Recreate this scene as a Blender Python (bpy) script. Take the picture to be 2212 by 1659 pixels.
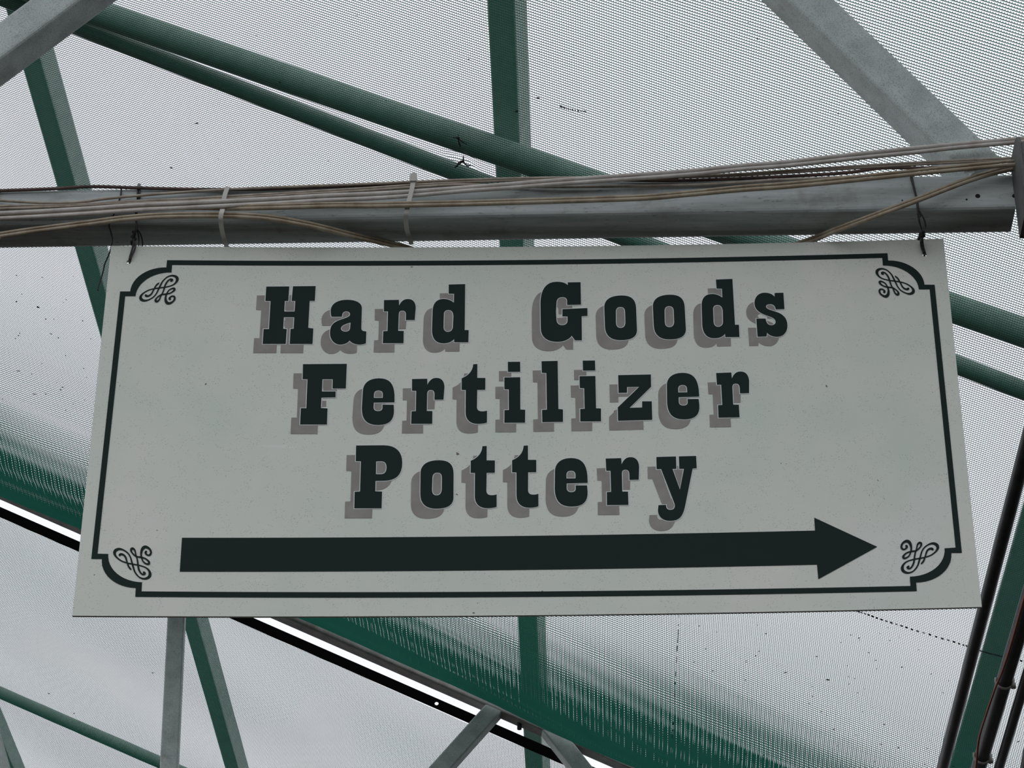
import bpy, bmesh, math, random
from mathutils import Vector, Matrix
from mathutils.geometry import delaunay_2d_cdt

for o in list(bpy.data.objects):
    bpy.data.objects.remove(o, do_unlink=True)
random.seed(7)
scene = bpy.context.scene
C = scene.collection

# ------------------------------------------------------------------ camera
W, H, F = 2212.0, 1659.0, 5750.0            # photograph frame and focal length in pixels
CAM = Vector((0.0, 0.0, 1.6))
AX = Vector((9.99992770e-01, 3.73901170e-03, -6.92531918e-04))   # world axes in camera coordinates
AY = Vector((-0.00144915, 0.54309589, 0.83966943))               # (right, down, forward)
AZ = Vector((0.00351565, -0.83966236, 0.54309738))
cam_d = bpy.data.cameras.new('camera'); cam = bpy.data.objects.new('camera', cam_d); C.objects.link(cam)
cam_d.sensor_width = 36.0; cam_d.lens = F / W * 36.0; cam_d.clip_start = 0.05; cam_d.clip_end = 300
def toworld(v): return Vector((AX.dot(v), AY.dot(v), AZ.dot(v)))
cx_, cy_, cz_ = toworld(Vector((1, 0, 0))), toworld(Vector((0, -1, 0))), toworld(Vector((0, 0, -1)))
m = Matrix((cx_, cy_, cz_)).transposed().to_4x4(); m.translation = CAM
cam.matrix_world = m
scene.camera = cam

# ------------------------------------------------------------------ overcast sky and exposure
SKY = 1.13
wd = bpy.data.worlds.new('overcast_sky'); scene.world = wd; wd.use_nodes = True
bg = wd.node_tree.nodes['Background']
bg.inputs['Color'].default_value = (0.865, 0.88, 0.935, 1); bg.inputs['Strength'].default_value = SKY
vs = scene.view_settings
vs.view_transform = 'Standard'; vs.look = 'None'; vs.gamma = 1.0; vs.use_curve_mapping = False
vs.exposure = 0.0

# ------------------------------------------------------------------ helpers
def ray(px, py):
    return toworld(Vector(((px - W / 2) / F, (py - H / 2) / F, 1.0)))
YAW = -0.036
E1 = Vector((math.cos(YAW), math.sin(YAW), 0)); E2 = Vector((-math.sin(YAW), math.cos(YAW), 0)); UP = Vector((0, 0, 1))
SL = 0.465                                   # roof falls to the right
ROOF = 1.6 + 3.35                            # roof height above the camera's foot
def roof_z(a, off=0.0): return ROOF + off - SL * a
def on_roof(px, py, off=0.0):
    d = ray(px, py)
    t = (ROOF + off - CAM.z) / (d.z + SL * d.dot(E1))
    return CAM + d * t
def on_depth(px, py, b):                     # vertical plane across the building at depth b
    d = ray(px, py); return CAM + d * (b / d.dot(E2))
def P3(a, b, z): return E1 * a + E2 * b + UP * z
def ab(p): return p.dot(E1), p.dot(E2)

MATS = {}
def mat(name, col, rough=0.5, metal=0.0, build=None, spec=0.5):
    if name in MATS: return MATS[name]
    mt = bpy.data.materials.new(name); mt.use_nodes = True; nt = mt.node_tree
    b = nt.nodes['Principled BSDF']
    b.inputs['Base Color'].default_value = (*col, 1); b.inputs['Roughness'].default_value = rough
    b.inputs['Metallic'].default_value = metal; b.inputs['Specular IOR Level'].default_value = spec
    if build: build(nt, b)
    MATS[name] = mt; return mt
def N(nt, t, **kw):
    n = nt.nodes.new(t)
    for k, v in kw.items(): setattr(n, k, v)
    return n
def noise(nt, vec, scale, detail=3, rough=0.55):
    n = N(nt, 'ShaderNodeTexNoise'); n.inputs['Scale'].default_value = scale
    n.inputs['Detail'].default_value = detail; n.inputs['Roughness'].default_value = rough
    if vec is not None: nt.links.new(vec, n.inputs['Vector'])
    return n.outputs['Fac']
def ramp(nt, fac, stops):
    r = N(nt, 'ShaderNodeValToRGB'); e = r.color_ramp.elements
    while len(e) < len(stops): e.new(0.5)
    for el, (p, c) in zip(e, stops):
        el.position = p; el.color = (*c, 1) if len(c) == 3 else c
    nt.links.new(fac, r.inputs[0]); return r.outputs[0]
def mixc(nt, fac, a, b, mode='MIX'):
    mx = N(nt, 'ShaderNodeMix', data_type='RGBA', blend_type=mode)
    for s, v in ((mx.inputs[0], fac), (mx.inputs[6], a), (mx.inputs[7], b)):
        if hasattr(v, 'links') or hasattr(v, 'is_linked'): nt.links.new(v, s)
        elif isinstance(v, tuple): s.default_value = (*v, 1)
        else: s.default_value = v
    return mx.outputs[2]
def mth(nt, op, a, b=None, c=None):
    n = N(nt, 'ShaderNodeMath', operation=op)
    for i, v in enumerate((a, b, c)):
        if v is None: continue
        if isinstance(v, (int, float)): n.inputs[i].default_value = v
        else: nt.links.new(v, n.inputs[i])
    return n.outputs[0]
def objco(nt): return N(nt, 'ShaderNodeTexCoord').outputs['Object']
def bump(nt, b, h, s=0.2, d=0.002):
    n = N(nt, 'ShaderNodeBump'); n.inputs['Strength'].default_value = s; n.inputs['Distance'].default_value = d
    nt.links.new(h, n.inputs['Height']); nt.links.new(n.outputs[0], b.inputs['Normal'])

def b_galv(c1, c2, c3):
    def f(nt, b):
        co = objco(nt)
        base = ramp(nt, noise(nt, co, 22, 4), [(0.32, c2), (0.62, c1)])
        sp = ramp(nt, noise(nt, co, 520, 3, .7), [(0.36, (0.25,) * 3), (0.50, (1,) * 3)])
        c = mixc(nt, 0.55, base, sp, 'MULTIPLY')
        st = ramp(nt, noise(nt, co, 9, 5, .7), [(0.60, (0, 0, 0)), (0.72, (1, 1, 1))])
        c = mixc(nt, st, c, c3)
        nt.links.new(c, b.inputs['Base Color'])
        bump(nt, b, noise(nt, co, 300, 3), 0.25, 0.001)
    return f
GALV = mat('galvanised_steel', (0.42, 0.45, 0.46), 0.6, 0.0, b_galv((0.56, 0.62, 0.60), (0.42, 0.47, 0.455), (0.34, 0.345, 0.325)))
def b_beam(nt, b):
    co = objco(nt)
    mp = N(nt, 'ShaderNodeMapping'); mp.inputs['Scale'].default_value = (5, 60, 60); nt.links.new(co, mp.inputs[0])
    base = ramp(nt, noise(nt, mp.outputs[0], 1.0, 5, .65), [(0.30, (0.29, 0.325, 0.32)), (0.66, (0.52, 0.57, 0.56))])
    mp2 = N(nt, 'ShaderNodeMapping'); mp2.inputs['Scale'].default_value = (60, 260, 260); nt.links.new(co, mp2.inputs[0])
    sp_ = ramp(nt, noise(nt, mp2.outputs[0], 1.0, 3, .7), [(0.30, (0.3,) * 3), (0.40, (1,) * 3)])
    c = mixc(nt, 0.6, base, sp_, 'MULTIPLY')
    st = ramp(nt, noise(nt, co, 7, 5, .7), [(0.58, (0, 0, 0)), (0.74, (0.7, 0.7, 0.7))])
    nt.links.new(mixc(nt, st, c, (0.20, 0.185, 0.165)), b.inputs['Base Color'])
GALV_B = mat('streaked_galvanised_beam', (0.42, 0.45, 0.45), 0.55, 0.0, b_beam)
GALV_D = mat('weathered_steel', (0.2, 0.2, 0.2), 0.6, 0.1, b_galv((0.40, 0.39, 0.37), (0.27, 0.26, 0.25), (0.18, 0.15, 0.12)))
FRAME = mat('cloth_lit_frame_steel', (0.42, 0.5, 0.46), 0.6, 0.0, b_galv((0.48, 0.55, 0.505), (0.40, 0.47, 0.43), (0.35, 0.39, 0.35)))  # grey steel with the green light bounced off the cloth mixed into its colour
FRAME_P = mat('cloth_lit_pipe_steel', (0.25, 0.32, 0.28), 0.6, 0.0, b_galv((0.25, 0.33, 0.285), (0.19, 0.26, 0.22), (0.24, 0.24, 0.20)))  # pipes carry the cloth's green bounce light in their colour too, only darker
PIPE_D = mat('dark_steel_pipe', (0.06, 0.06, 0.06), 0.4, 0.4, b_galv((0.05, 0.053, 0.054), (0.03, 0.03, 0.03), (0.045, 0.033, 0.027)))
BLACK = mat('black_hem_bar', (0.004, 0.004, 0.004), 1.0, spec=0.0)
HOLE_SHADE = mat('hole_shade_disc', (0.008, 0.008, 0.008), 0.9)  # near-black colour for the shade inside small holes
WIRE = mat('black_wire', (0.012, 0.012, 0.012), 0.45)
def b_cable(c1, c2):
    def f(nt, b):
        co = objco(nt)
        c = ramp(nt, noise(nt, co, 30, 4, .65), [(0.35, c2), (0.6, c1)])
        nt.links.new(c, b.inputs['Base Color'])
    return f
CAB_W = mat('grey_white_cable_sheath', (0.4, 0.38, 0.36), 0.5, 0, b_cable((0.61, 0.58, 0.54), (0.44, 0.395, 0.355)))
CAB_B = mat('tan_cable_sheath', (0.3, 0.25, 0.18), 0.5, 0, b_cable((0.40, 0.34, 0.25), (0.24, 0.18, 0.115)))
CAB_T = mat('beige_cable_sheath', (0.4, 0.35, 0.28), 0.5, 0, b_cable((0.46, 0.40, 0.33), (0.28, 0.23, 0.18)))
CAB_D = mat('brown_cable_sheath', (0.09, 0.06, 0.05), 0.6, 0, b_cable((0.12, 0.075, 0.06), (0.05, 0.035, 0.03)))
RED = mat('orange_wire', (0.32, 0.06, 0.02), 0.5)
NYLON = mat('nylon_tie', (0.5, 0.49, 0.45), 0.45)
def b_nyl(nt, b): pass
CLIP = mat('pale_clip', (0.4, 0.38, 0.34), 0.5)
CRUMB = mat('dry_leaf', (0.03, 0.028, 0.02), 0.9)

def b_sign(nt, b):
    co = objco(nt)
    base = ramp(nt, noise(nt, co, 5, 4, .6), [(0.3, (0.665, 0.735, 0.655)), (0.7, (0.77, 0.775, 0.715))])
    wipe = ramp(nt, noise(nt, co, 3.2, 2, .5), [(0.63, (0, 0, 0)), (0.72, (0.8, 0.8, 0.8))])
    base = mixc(nt, wipe, base, (0.76, 0.80, 0.75))
    mps = N(nt, 'ShaderNodeMapping'); mps.inputs['Scale'].default_value = (5, 1, 46); mps.inputs['Rotation'].default_value = (0, -0.62, 0); nt.links.new(co, mps.inputs[0])
    scr = ramp(nt, noise(nt, mps.outputs[0], 1.0, 2, .5), [(0.70, (0, 0, 0)), (0.76, (0.45, 0.45, 0.45))])
    base = mixc(nt, scr, base, (0.82, 0.86, 0.82))
    # fine dust flecks, thicker in some places than others
    mp = N(nt, 'ShaderNodeMapping'); mp.inputs['Scale'].default_value = (0.7, 1, 1.5); mp.inputs['Rotation'].default_value = (0, 0.5, 0)
    nt.links.new(co, mp.inputs[0])
    v = N(nt, 'ShaderNodeTexVoronoi'); v.inputs['Scale'].default_value = 400; nt.links.new(mp.outputs[0], v.inputs['Vector'])
    dots = mth(nt, 'LESS_THAN', v.outputs['Distance'], mth(nt, 'MULTIPLY', noise(nt, co, 160, 3, .7), 0.38))
    dots = mth(nt, 'MULTIPLY', dots, mth(nt, 'GREATER_THAN', noise(nt, co, 45, 3, .7), 0.5))
    c = mixc(nt, mth(nt, 'MULTIPLY', dots, 0.6), base, (0.20, 0.20, 0.18))
    v2 = N(nt, 'ShaderNodeTexVoronoi'); v2.inputs['Scale'].default_value = 26
    wv = N(nt, 'ShaderNodeVectorMath', operation='ADD'); nt.links.new(co, wv.inputs[0]); nn_ = N(nt, 'ShaderNodeTexNoise'); nn_.inputs['Scale'].default_value = 160; nt.links.new(co, nn_.inputs['Vector'])
    sc_n = N(nt, 'ShaderNodeVectorMath', operation='SCALE'); sc_n.inputs['Scale'].default_value = 0.006; nt.links.new(nn_.outputs['Color'], sc_n.inputs[0]); nt.links.new(sc_n.outputs[0], wv.inputs[1]); nt.links.new(wv.outputs[0], v2.inputs['Vector'])
    big = mth(nt, 'LESS_THAN', v2.outputs['Distance'], mth(nt, 'MULTIPLY', mth(nt, 'SUBTRACT', noise(nt, co, 17, 1), 0.42), 0.30))
    c = mixc(nt, mth(nt, 'MULTIPLY', big, 0.85), c, (0.10, 0.085, 0.07))
    nt.links.new(c, b.inputs['Base Color'])
SIGN = mat('sign_board_paint', (0.66, 0.68, 0.65), 0.6, 0, b_sign, spec=0.15)
EDGEW = mat('sign_board_white', (0.76, 0.80, 0.78), 0.6, spec=0.15)
INK = mat('dark_green_vinyl', (0.012, 0.025, 0.021), 0.6, spec=0.12)
INK_S = mat('grey_brown_vinyl', (0.195, 0.178, 0.168), 0.6, 0, lambda nt, b: nt.links.new(
    ramp(nt, noise(nt, objco(nt), 40, 4), [(0.35, (0.285, 0.268, 0.248)), (0.68, (0.335, 0.322, 0.302))]), b.inputs['Base Color']), spec=0.15)
GROUND = mat('dark_gravel_ground', (0.10, 0.095, 0.085), 0.95, 0, lambda nt, b: nt.links.new(
    ramp(nt, noise(nt, objco(nt), 6, 6), [(0.3, (0.022, 0.020, 0.018)), (0.7, (0.045, 0.041, 0.036))]), b.inputs['Base Color']), spec=0.1)

def cloth_mat():
    mt = bpy.data.materials.new('green_knitted_shade_cloth'); mt.use_nodes = True; nt = mt.node_tree; L = nt.links
    nt.nodes.clear()
    out = N(nt, 'ShaderNodeOutputMaterial')
    uv = N(nt, 'ShaderNodeUVMap'); uv.uv_map = 'weave'
    sx = N(nt, 'ShaderNodeSeparateXYZ'); L.new(uv.outputs[0], sx.inputs[0])
    at = N(nt, 'ShaderNodeAttribute'); at.attribute_name = 'gather'; g = at.outputs['Fac']
    U = mth(nt, 'DIVIDE', sx.outputs[0], 0.0050)
    V = mth(nt, 'DIVIDE', sx.outputs[1], 0.0078)
    zig = mth(nt, 'PINGPONG', U, 0.5)
    rv = mth(nt, 'FRACT', mth(nt, 'ADD', V, mth(nt, 'MULTIPLY', zig, 0.55)))
    rip = mth(nt, 'SINE', mth(nt, 'MULTIPLY', U, 2.42))            # threads bunch into ribs where the cloth is gathered
    ge = mth(nt, 'ADD', g, mth(nt, 'MULTIPLY', mth(nt, 'MULTIPLY', g, rip), 0.24))
    wr = mth(nt, 'ADD', 0.172, mth(nt, 'MULTIPLY', g, 0.12))
    row = mth(nt, 'COMPARE', rv, 0.5, wr)
    wc = mth(nt, 'ADD', 0.065, mth(nt, 'MULTIPLY', ge, 0.62))
    colm = mth(nt, 'COMPARE', mth(nt, 'FRACT', U), 0.5, wc)
    mask = mth(nt, 'MAXIMUM', row, colm)
    tr = N(nt, 'ShaderNodeBsdfTransparent')
    df = N(nt, 'ShaderNodeBsdfDiffuse'); tl = N(nt, 'ShaderNodeBsdfTranslucent')
    nz = noise(nt, uv.outputs[0], 5, 4)
    dc = ramp(nt, nz, [(0.3, (0.024, 0.115, 0.080)), (0.7, (0.042, 0.15, 0.108))])
    L.new(dc, df.inputs[0]); tl.inputs[0].default_value = (0.005, 0.042, 0.029, 1)
    ad = N(nt, 'ShaderNodeAddShader'); L.new(df.outputs[0], ad.inputs[0]); L.new(tl.outputs[0], ad.inputs[1])
    mx = N(nt, 'ShaderNodeMixShader'); L.new(mask, mx.inputs[0]); L.new(tr.outputs[0], mx.inputs[1]); L.new(ad.outputs[0], mx.inputs[2])
    L.new(mx.outputs[0], out.inputs[0])
    return mt
CLOTH = cloth_mat()

def tag(o, label=None, cat=None, group=None, kind=None):
    if label: o['label'] = label
    if cat: o['category'] = cat
    if group: o['group'] = group
    if kind: o['kind'] = kind
    return o
def empty(name, loc=(0, 0, 0)):
    o = bpy.data.objects.new(name, None); o.location = loc; o.empty_display_size = 0.1; C.objects.link(o); return o
def link(name, verts, faces, m, parent=None, smooth=False):
    me = bpy.data.meshes.new(name); me.from_pydata([tuple(v) for v in verts], [], faces); me.update()
    if smooth: me.polygons.foreach_set('use_smooth', [True] * len(me.polygons))
    if m: me.materials.append(m)
    o = bpy.data.objects.new(name, me); C.objects.link(o)
    if parent:
        o.parent = parent
        org = Vector(parent.location)
        q = parent.parent
        while q: org = org + Vector(q.location); q = q.parent
        o.data.transform(Matrix.Translation(-org))
    else:                                     # origin at the middle of the thing
        n = len(me.vertices); c = sum((v.co for v in me.vertices), Vector()) / max(n, 1)
        me.transform(Matrix.Translation(-c)); o.location = c
    return o

class MB:
    def __init__(s): s.v = []; s.f = []
    def add(s, vs, fs):
        k = len(s.v); s.v += [Vector(v) for v in vs]; s.f += [tuple(i + k for i in f) for f in fs]; return s
    def section(s, p, q, prof, xax, yax):     # closed profile swept from p to q
        n = len(prof); p = Vector(p); q = Vector(q)
        A = [p + xax * x + yax * y for x, y in prof]; B = [q + xax * x + yax * y for x, y in prof]
        fs = [(i, (i + 1) % n, n + (i + 1) % n, n + i) for i in range(n)] + [tuple(range(n))[::-1], tuple(range(n, 2 * n))]
        return s.add(A + B, fs)
    def bar(s, p, q, w, h, up=UP, r=0.006):   # square tube with rounded corners
        p = Vector(p); q = Vector(q); d = (q - p).normalized(); x = d.cross(up).normalized(); y = x.cross(d).normalized()
        prof = []
        for sx, sy, a0 in ((1, 1, 0), (-1, 1, 90), (-1, -1, 180), (1, -1, 270)):
            for k in range(4):
                a = math.radians(a0 + k * 30); prof.append((sx * (w / 2 - r) + r * math.cos(a), sy * (h / 2 - r) + r * math.sin(a)))
        return s.section(p, q, prof, x, y)
    def box(s, c, x, y, z):                   # centre and three half-axes
        c = Vector(c); vs = [c + x * i + y * j + z * k for i in (-1, 1) for j in (-1, 1) for k in (-1, 1)]
        return s.add(vs, [(0, 1, 3, 2), (4, 6, 7, 5), (0, 4, 5, 1), (2, 3, 7, 6), (0, 2, 6, 4), (1, 5, 7, 3)])
    def tube(s, pts, r, n=8, cap=True):
        pts = [Vector(p) for p in pts]; R = r if isinstance(r, (list, tuple)) else [r] * len(pts)
        rings = []; nrm = None
        for i, p in enumerate(pts):
            d = (pts[min(i + 1, len(pts) - 1)] - pts[max(i - 1, 0)]).normalized()
            if nrm is None:
                nrm = d.cross(UP if abs(d.z) < .9 else E1).normalized()
            nrm = (nrm - d * nrm.dot(d)).normalized(); bn = d.cross(nrm)
            rings.append([p + (nrm * math.cos(2 * math.pi * k / n) + bn * math.sin(2 * math.pi * k / n)) * R[i] for k in range(n)])
        vs = [v for rg in rings for v in rg]; fs = []
        for i in range(len(rings) - 1):
            for k in range(n):
                a, b = i * n + k, i * n + (k + 1) % n; fs.append((a, b, b + n, a + n))
        if cap: fs += [tuple(range(n))[::-1], tuple(range(len(vs) - n, len(vs)))]
        return s.add(vs, fs)
    def strip(s, pts, width_axis, w, th, nrms):   # flat band of thickness th
        vs = []; fs = []
        for p, nn in zip(pts, nrms):
            for a, b in ((-1, 0), (1, 0), (1, 1), (-1, 1)): vs.append(Vector(p) + width_axis * (a * w / 2) + Vector(nn) * (b * th))
        m_ = len(pts)
        for i in range(m_ - 1):
            for k in range(4):
                a, b = i * 4 + k, i * 4 + (k + 1) % 4; fs.append((a, b, b + 4, a + 4))
        fs += [(3, 2, 1, 0), tuple(range(4 * m_ - 4, 4 * m_))]
        return s.add(vs, fs)
    def build(s, name, m, parent=None, smooth=False): return link(name, s.v, s.f, m, parent, smooth)

def smooth_pts(pts, n=6):                     # Catmull-Rom through the points
    pts = [Vector(p) for p in pts]; out = []
    for i in range(len(pts) - 1):
        p0, p1, p2, p3 = pts[max(i - 1, 0)], pts[i], pts[i + 1], pts[min(i + 2, len(pts) - 1)]
        for k in range(n):
            t = k / n
            out.append(0.5 * ((2 * p1) + (p2 - p0) * t + (2 * p0 - 5 * p1 + 4 * p2 - p3) * t * t + (3 * p1 - p0 - 3 * p2 + p3) * t ** 3))
    out.append(pts[-1]); return out

def subdiv(loop, h):
    out = []
    for i, p in enumerate(loop):
        q = loop[(i + 1) % len(loop)]; n = max(1, int(math.ceil((q - p).length / h)))
        out += [p.lerp(q, k / n) for k in range(n)]
    return out
def fill(loops, extra=(), h=0.03):
    vs, es = [], []
    for lp in loops:
        lp = subdiv(lp, h); k = len(vs); vs += lp; es += [(k + i, k + (i + 1) % len(lp)) for i in range(len(lp))]
    vs += list(extra)
    r = delaunay_2d_cdt(vs, es, [], 0, 1e-7); ov = r[0]; keep = []
    for t in r[2]:                            # even-odd test of each triangle's middle
        cxx = sum(ov[i].x for i in t) / 3; cyy = sum(ov[i].y for i in t) / 3; par = False
        for lp in loops:
            for i in range(len(lp)):
                p, q = lp[i], lp[i - 1]
                if (p.y > cyy) != (q.y > cyy) and cxx < (q.x - p.x) * (cyy - p.y) / (q.y - p.y) + p.x: par = not par
        if par: keep.append(tuple(t))
    return ov, keep
# ------------------------------------------------------------------ ground
fl = link('floor', [(-150, -150, 0), (150, -150, 0), (150, 150, 0), (-150, 150, 0)], [(0, 1, 2, 3)], GROUND)
tag(fl, 'dark gravel ground under the shade roof', 'ground', kind='structure')

# ------------------------------------------------------------------ roof geometry taken from the photograph
eA0, eA1 = on_roof(0, 1055), on_roof(1440, 1666)          # edge of the front shade cloth
def edge_b(a):
    a0, b0 = ab(eA0); a1, b1 = ab(eA1); return b0 + (b1 - b0) * (a - a0) / (a1 - a0)
def hsh(x, y):
    return (math.sin(x * 3.1 + 1.3 * math.sin(y * 2.3)) + math.sin(y * 4.7 + 1.7 * math.sin(x * 1.9 + .5)) + .6 * math.sin(x * 7.7 - y * 6.1)) / 2.6
pins = []                                                  # places where ties pull the cloth up
def cloth_off(a, b):
    s = edge_b(a) - b
    z = 0.004 * hsh(a * 1.5, b * 1.5)
    if s < 0.95:
        k = max(s, 0) / 0.95
        w = 0.0 if k >= 1 else (math.sin(math.pi * (k ** 0.62)) ** 1.3)
        z -= (0.105 + 0.02 * math.sin(a * 2.6 + .8)) * w
        ph = s * 34 + 3.2 * math.sin(a * 1.35 + 0.6) + 1.2 * math.sin(a * 3.3)
        z += 0.0050 * w * math.sin(ph) + 0.0028 * w * math.sin(ph * 2.3 + a * 2.0)
    for (pa, pb, h, r) in pins:
        d2 = ((a - pa) ** 2 + (b - pb) ** 2) / (r * r)
        if d2 < 9: z += h * math.exp(-d2)
    return z
def cloth_z(a, b): return roof_z(a) + cloth_off(a, b)
def on_cloth(px, py, off=0.0):
    o = 0.0
    for _ in range(6):
        p = on_roof(px, py, o); o = cloth_off(*ab(p))
    p.z += off; return p
for (px, py, h, r) in ((990, 296, 0.0045, 0.03), (1001, 342, 0.011, 0.022)):
    pa, pb = ab(on_roof(px, py)); pins.append((pa, pb, h, r))

def make_cloth(name, arange, bfun0, bfun1, zf, gf, da=0.03, nb=260, pw=1.0):
    a0, a1 = arange; na = int((a1 - a0) / da)
    vs, gs, uvs = [], [], []
    for i in range(na + 1):
        a = a0 + (a1 - a0) * i / na; B0, B1 = bfun0(a), bfun1(a)
        arc = 0.0; pz = None
        for j in range(nb + 1):
            t = j / nb; t = 1 - (1 - t) ** pw
            b = B0 + (B1 - B0) * t; z = zf(a, b)
            vs.append(P3(a, b, z)); gs.append(gf(a, b)); uvs.append((a * math.sqrt(1 + SL * SL), b))
    fs = [(i * (nb + 1) + j, (i + 1) * (nb + 1) + j, (i + 1) * (nb + 1) + j + 1, i * (nb + 1) + j + 1) for i in range(na) for j in range(nb)]
    o = link(name, vs, fs, CLOTH, smooth=True)
    me = o.data
    ul = me.uv_layers.new(name='weave')
    idx = [0] * len(me.loops); me.loops.foreach_get('vertex_index', idx)
    ul.data.foreach_set('uv', [c for i in idx for c in uvs[i]])
    at = me.attributes.new('gather', 'FLOAT', 'POINT'); at.data.foreach_set('value', gs)
    return o
def sstep(x): x = min(1, max(0, x)); return x * x * (3 - 2 * x)
def gather1(a, b):
    s = edge_b(a) - b
    wob = 0.06 * math.sin(a * 2.1 + .4) + 0.03 * math.sin(a * 5.3)
    streak = 0.5 + 0.5 * math.sin(s * 60 + 4 * math.sin(a * 1.4) + 2 * math.sin(a * 3.7))
    crease = max(0.0, math.sin(s * 30 + 2.6 * math.sin(a * 1.1 + 1) + 1.3 * math.sin(a * 2.9))) ** 14 * (0.5 + 0.5 * math.sin(a * 4.1 + s * 9))
    return (1 - 0.5 * crease) * sstep((0.80 + wob - s) / 0.62) * (1 - 0.28 * streak * sstep(s / 0.3)) + 0.10 * sstep((1.5 - s) / 0.8)
cl1 = make_cloth('shade_cloth', (-3.4, 2.9), lambda a: 1.2, edge_b, cloth_z, gather1, da=0.025, nb=330, pw=1.9)
tag(cl1, 'large green knitted shade cloth behind the sign, its lower edge gathered dark', 'shade cloth')

# hem bar and the second cloth
hb0, hb1 = on_roof(0, 1106), on_roof(1030, 1558)
def hem_b(a):
    a0, b0 = ab(hb0); a1, b1 = ab(hb1); return b0 + (b1 - b0) * (a - a0) / (a1 - a0)
cl2 = make_cloth('shade_cloth', (-4.0, 2.9), lambda a: hem_b(a) + 0.01, lambda a: hem_b(a) + 4.2,
                 lambda a, b: roof_z(a) - 0.012 + 0.005 * hsh(a * 1.3 + 4, b * 1.2) - 0.03 * math.sin(math.pi * min(1, (b - hem_b(a)) / 1.6)) * 0.4,
                 lambda a, b: 0.10 + 0.06 * hsh(a * .8, b * 1.1), da=0.06, nb=110)
tag(cl2, 'second flatter shade cloth beyond the sky gap, at lower left of the photo', 'shade cloth')
SLN = (E1 * SL + UP).normalized()
def hemp(a): return P3(a, hem_b(a), roof_z(a))
hp = on_roof(943, 1513)                       # a strap with one drilled hole, light comes through it
hs, he = hemp(-4.0), hemp(2.9); hdir = (he - hs).normalized(); hn = hdir.cross(SLN).normalized(); hv = hn.cross(hdir)
hv = hv if hv.z > 0 else -hv
HH = 0.0155
hole_x = (hp - hs).dot(hdir); hole_y = (hp - hs).dot(hv)
def strap_fill():
    lp = [Vector((0, -HH)), Vector(((he - hs).length, -HH)), Vector(((he - hs).length, HH)), Vector((0, HH))]
    ho = [Vector((hole_x + .0062 * math.cos(t), max(-.006, min(.006, hole_y)) + .0062 * math.sin(t))) for t in [2 * math.pi * k / 16 for k in range(16)]]
    v, f = fill([lp, ho], h=0.2); n_ = len(v)
    vs = [hs + hdir * q.x + hv * q.y + hn * .002 for q in v] + [hs + hdir * q.x + hv * q.y - hn * .002 for q in v]
    fs = []; ed = {}
    for t in f:
        if (v[t[1]] - v[t[0]]).cross(v[t[2]] - v[t[0]]) < 0: t = t[::-1]
        fs += [t, tuple(i + n_ for i in t[::-1])]
        for i in range(3): ed[(t[i], t[(i + 1) % 3])] = 1
    for (a_, b_) in list(ed):
        if (b_, a_) not in ed: fs.append((b_, a_, a_ + n_, b_ + n_))
    return vs, fs
hb = link('hem_bar', *strap_fill(), BLACK)
tag(hb, 'thin black bar along the front edge of the farther shade cloth', 'bar')

# ------------------------------------------------------------------ framing above the cloth
def line_ab(p, q, a_lo, a_hi):
    a0, b0 = ab(p); a1, b1 = ab(q); f = lambda a: b0 + (b1 - b0) * (a - a0) / (a1 - a0)
    return f
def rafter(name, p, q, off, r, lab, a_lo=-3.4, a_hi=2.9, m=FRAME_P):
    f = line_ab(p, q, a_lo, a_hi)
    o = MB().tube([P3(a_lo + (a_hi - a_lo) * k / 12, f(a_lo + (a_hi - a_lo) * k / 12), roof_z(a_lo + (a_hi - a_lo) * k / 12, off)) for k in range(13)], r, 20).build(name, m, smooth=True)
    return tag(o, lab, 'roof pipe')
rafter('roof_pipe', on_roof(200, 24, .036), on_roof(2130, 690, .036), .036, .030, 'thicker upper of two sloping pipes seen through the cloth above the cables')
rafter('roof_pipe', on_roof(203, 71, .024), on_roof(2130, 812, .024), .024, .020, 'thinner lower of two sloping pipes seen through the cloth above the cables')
rafter('roof_pipe', on_roof(0, 1496, .03), on_roof(330, 1640, .03), .03, .022, 'sloping pipe seen through the farther cloth at the lower left corner', -4.0, 2.9)
PUR = 0.135
def purlin(p, q, b0, b1, lab, w=0.062):
    a0, c0 = ab(p); a1, c1 = ab(q); f = lambda b: a0 + (a1 - a0) * (b - c0) / (c1 - c0)
    P_, Q_ = f(b0), f(b1)
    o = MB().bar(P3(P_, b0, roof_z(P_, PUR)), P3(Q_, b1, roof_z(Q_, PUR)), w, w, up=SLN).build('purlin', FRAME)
    return tag(o, lab, 'purlin')
poff = PUR - 0.034
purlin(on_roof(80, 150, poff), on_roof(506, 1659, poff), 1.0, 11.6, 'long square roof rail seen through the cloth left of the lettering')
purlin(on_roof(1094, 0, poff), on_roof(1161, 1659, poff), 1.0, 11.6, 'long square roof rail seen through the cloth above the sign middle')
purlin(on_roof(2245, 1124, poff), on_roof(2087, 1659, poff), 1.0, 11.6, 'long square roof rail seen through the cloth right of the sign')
purlin(on_roof(-45, 1500, poff), on_roof(22, 1659, poff), 1.0, 11.6, 'square roof rail seen through the farther cloth at the bottom left corner')

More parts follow.
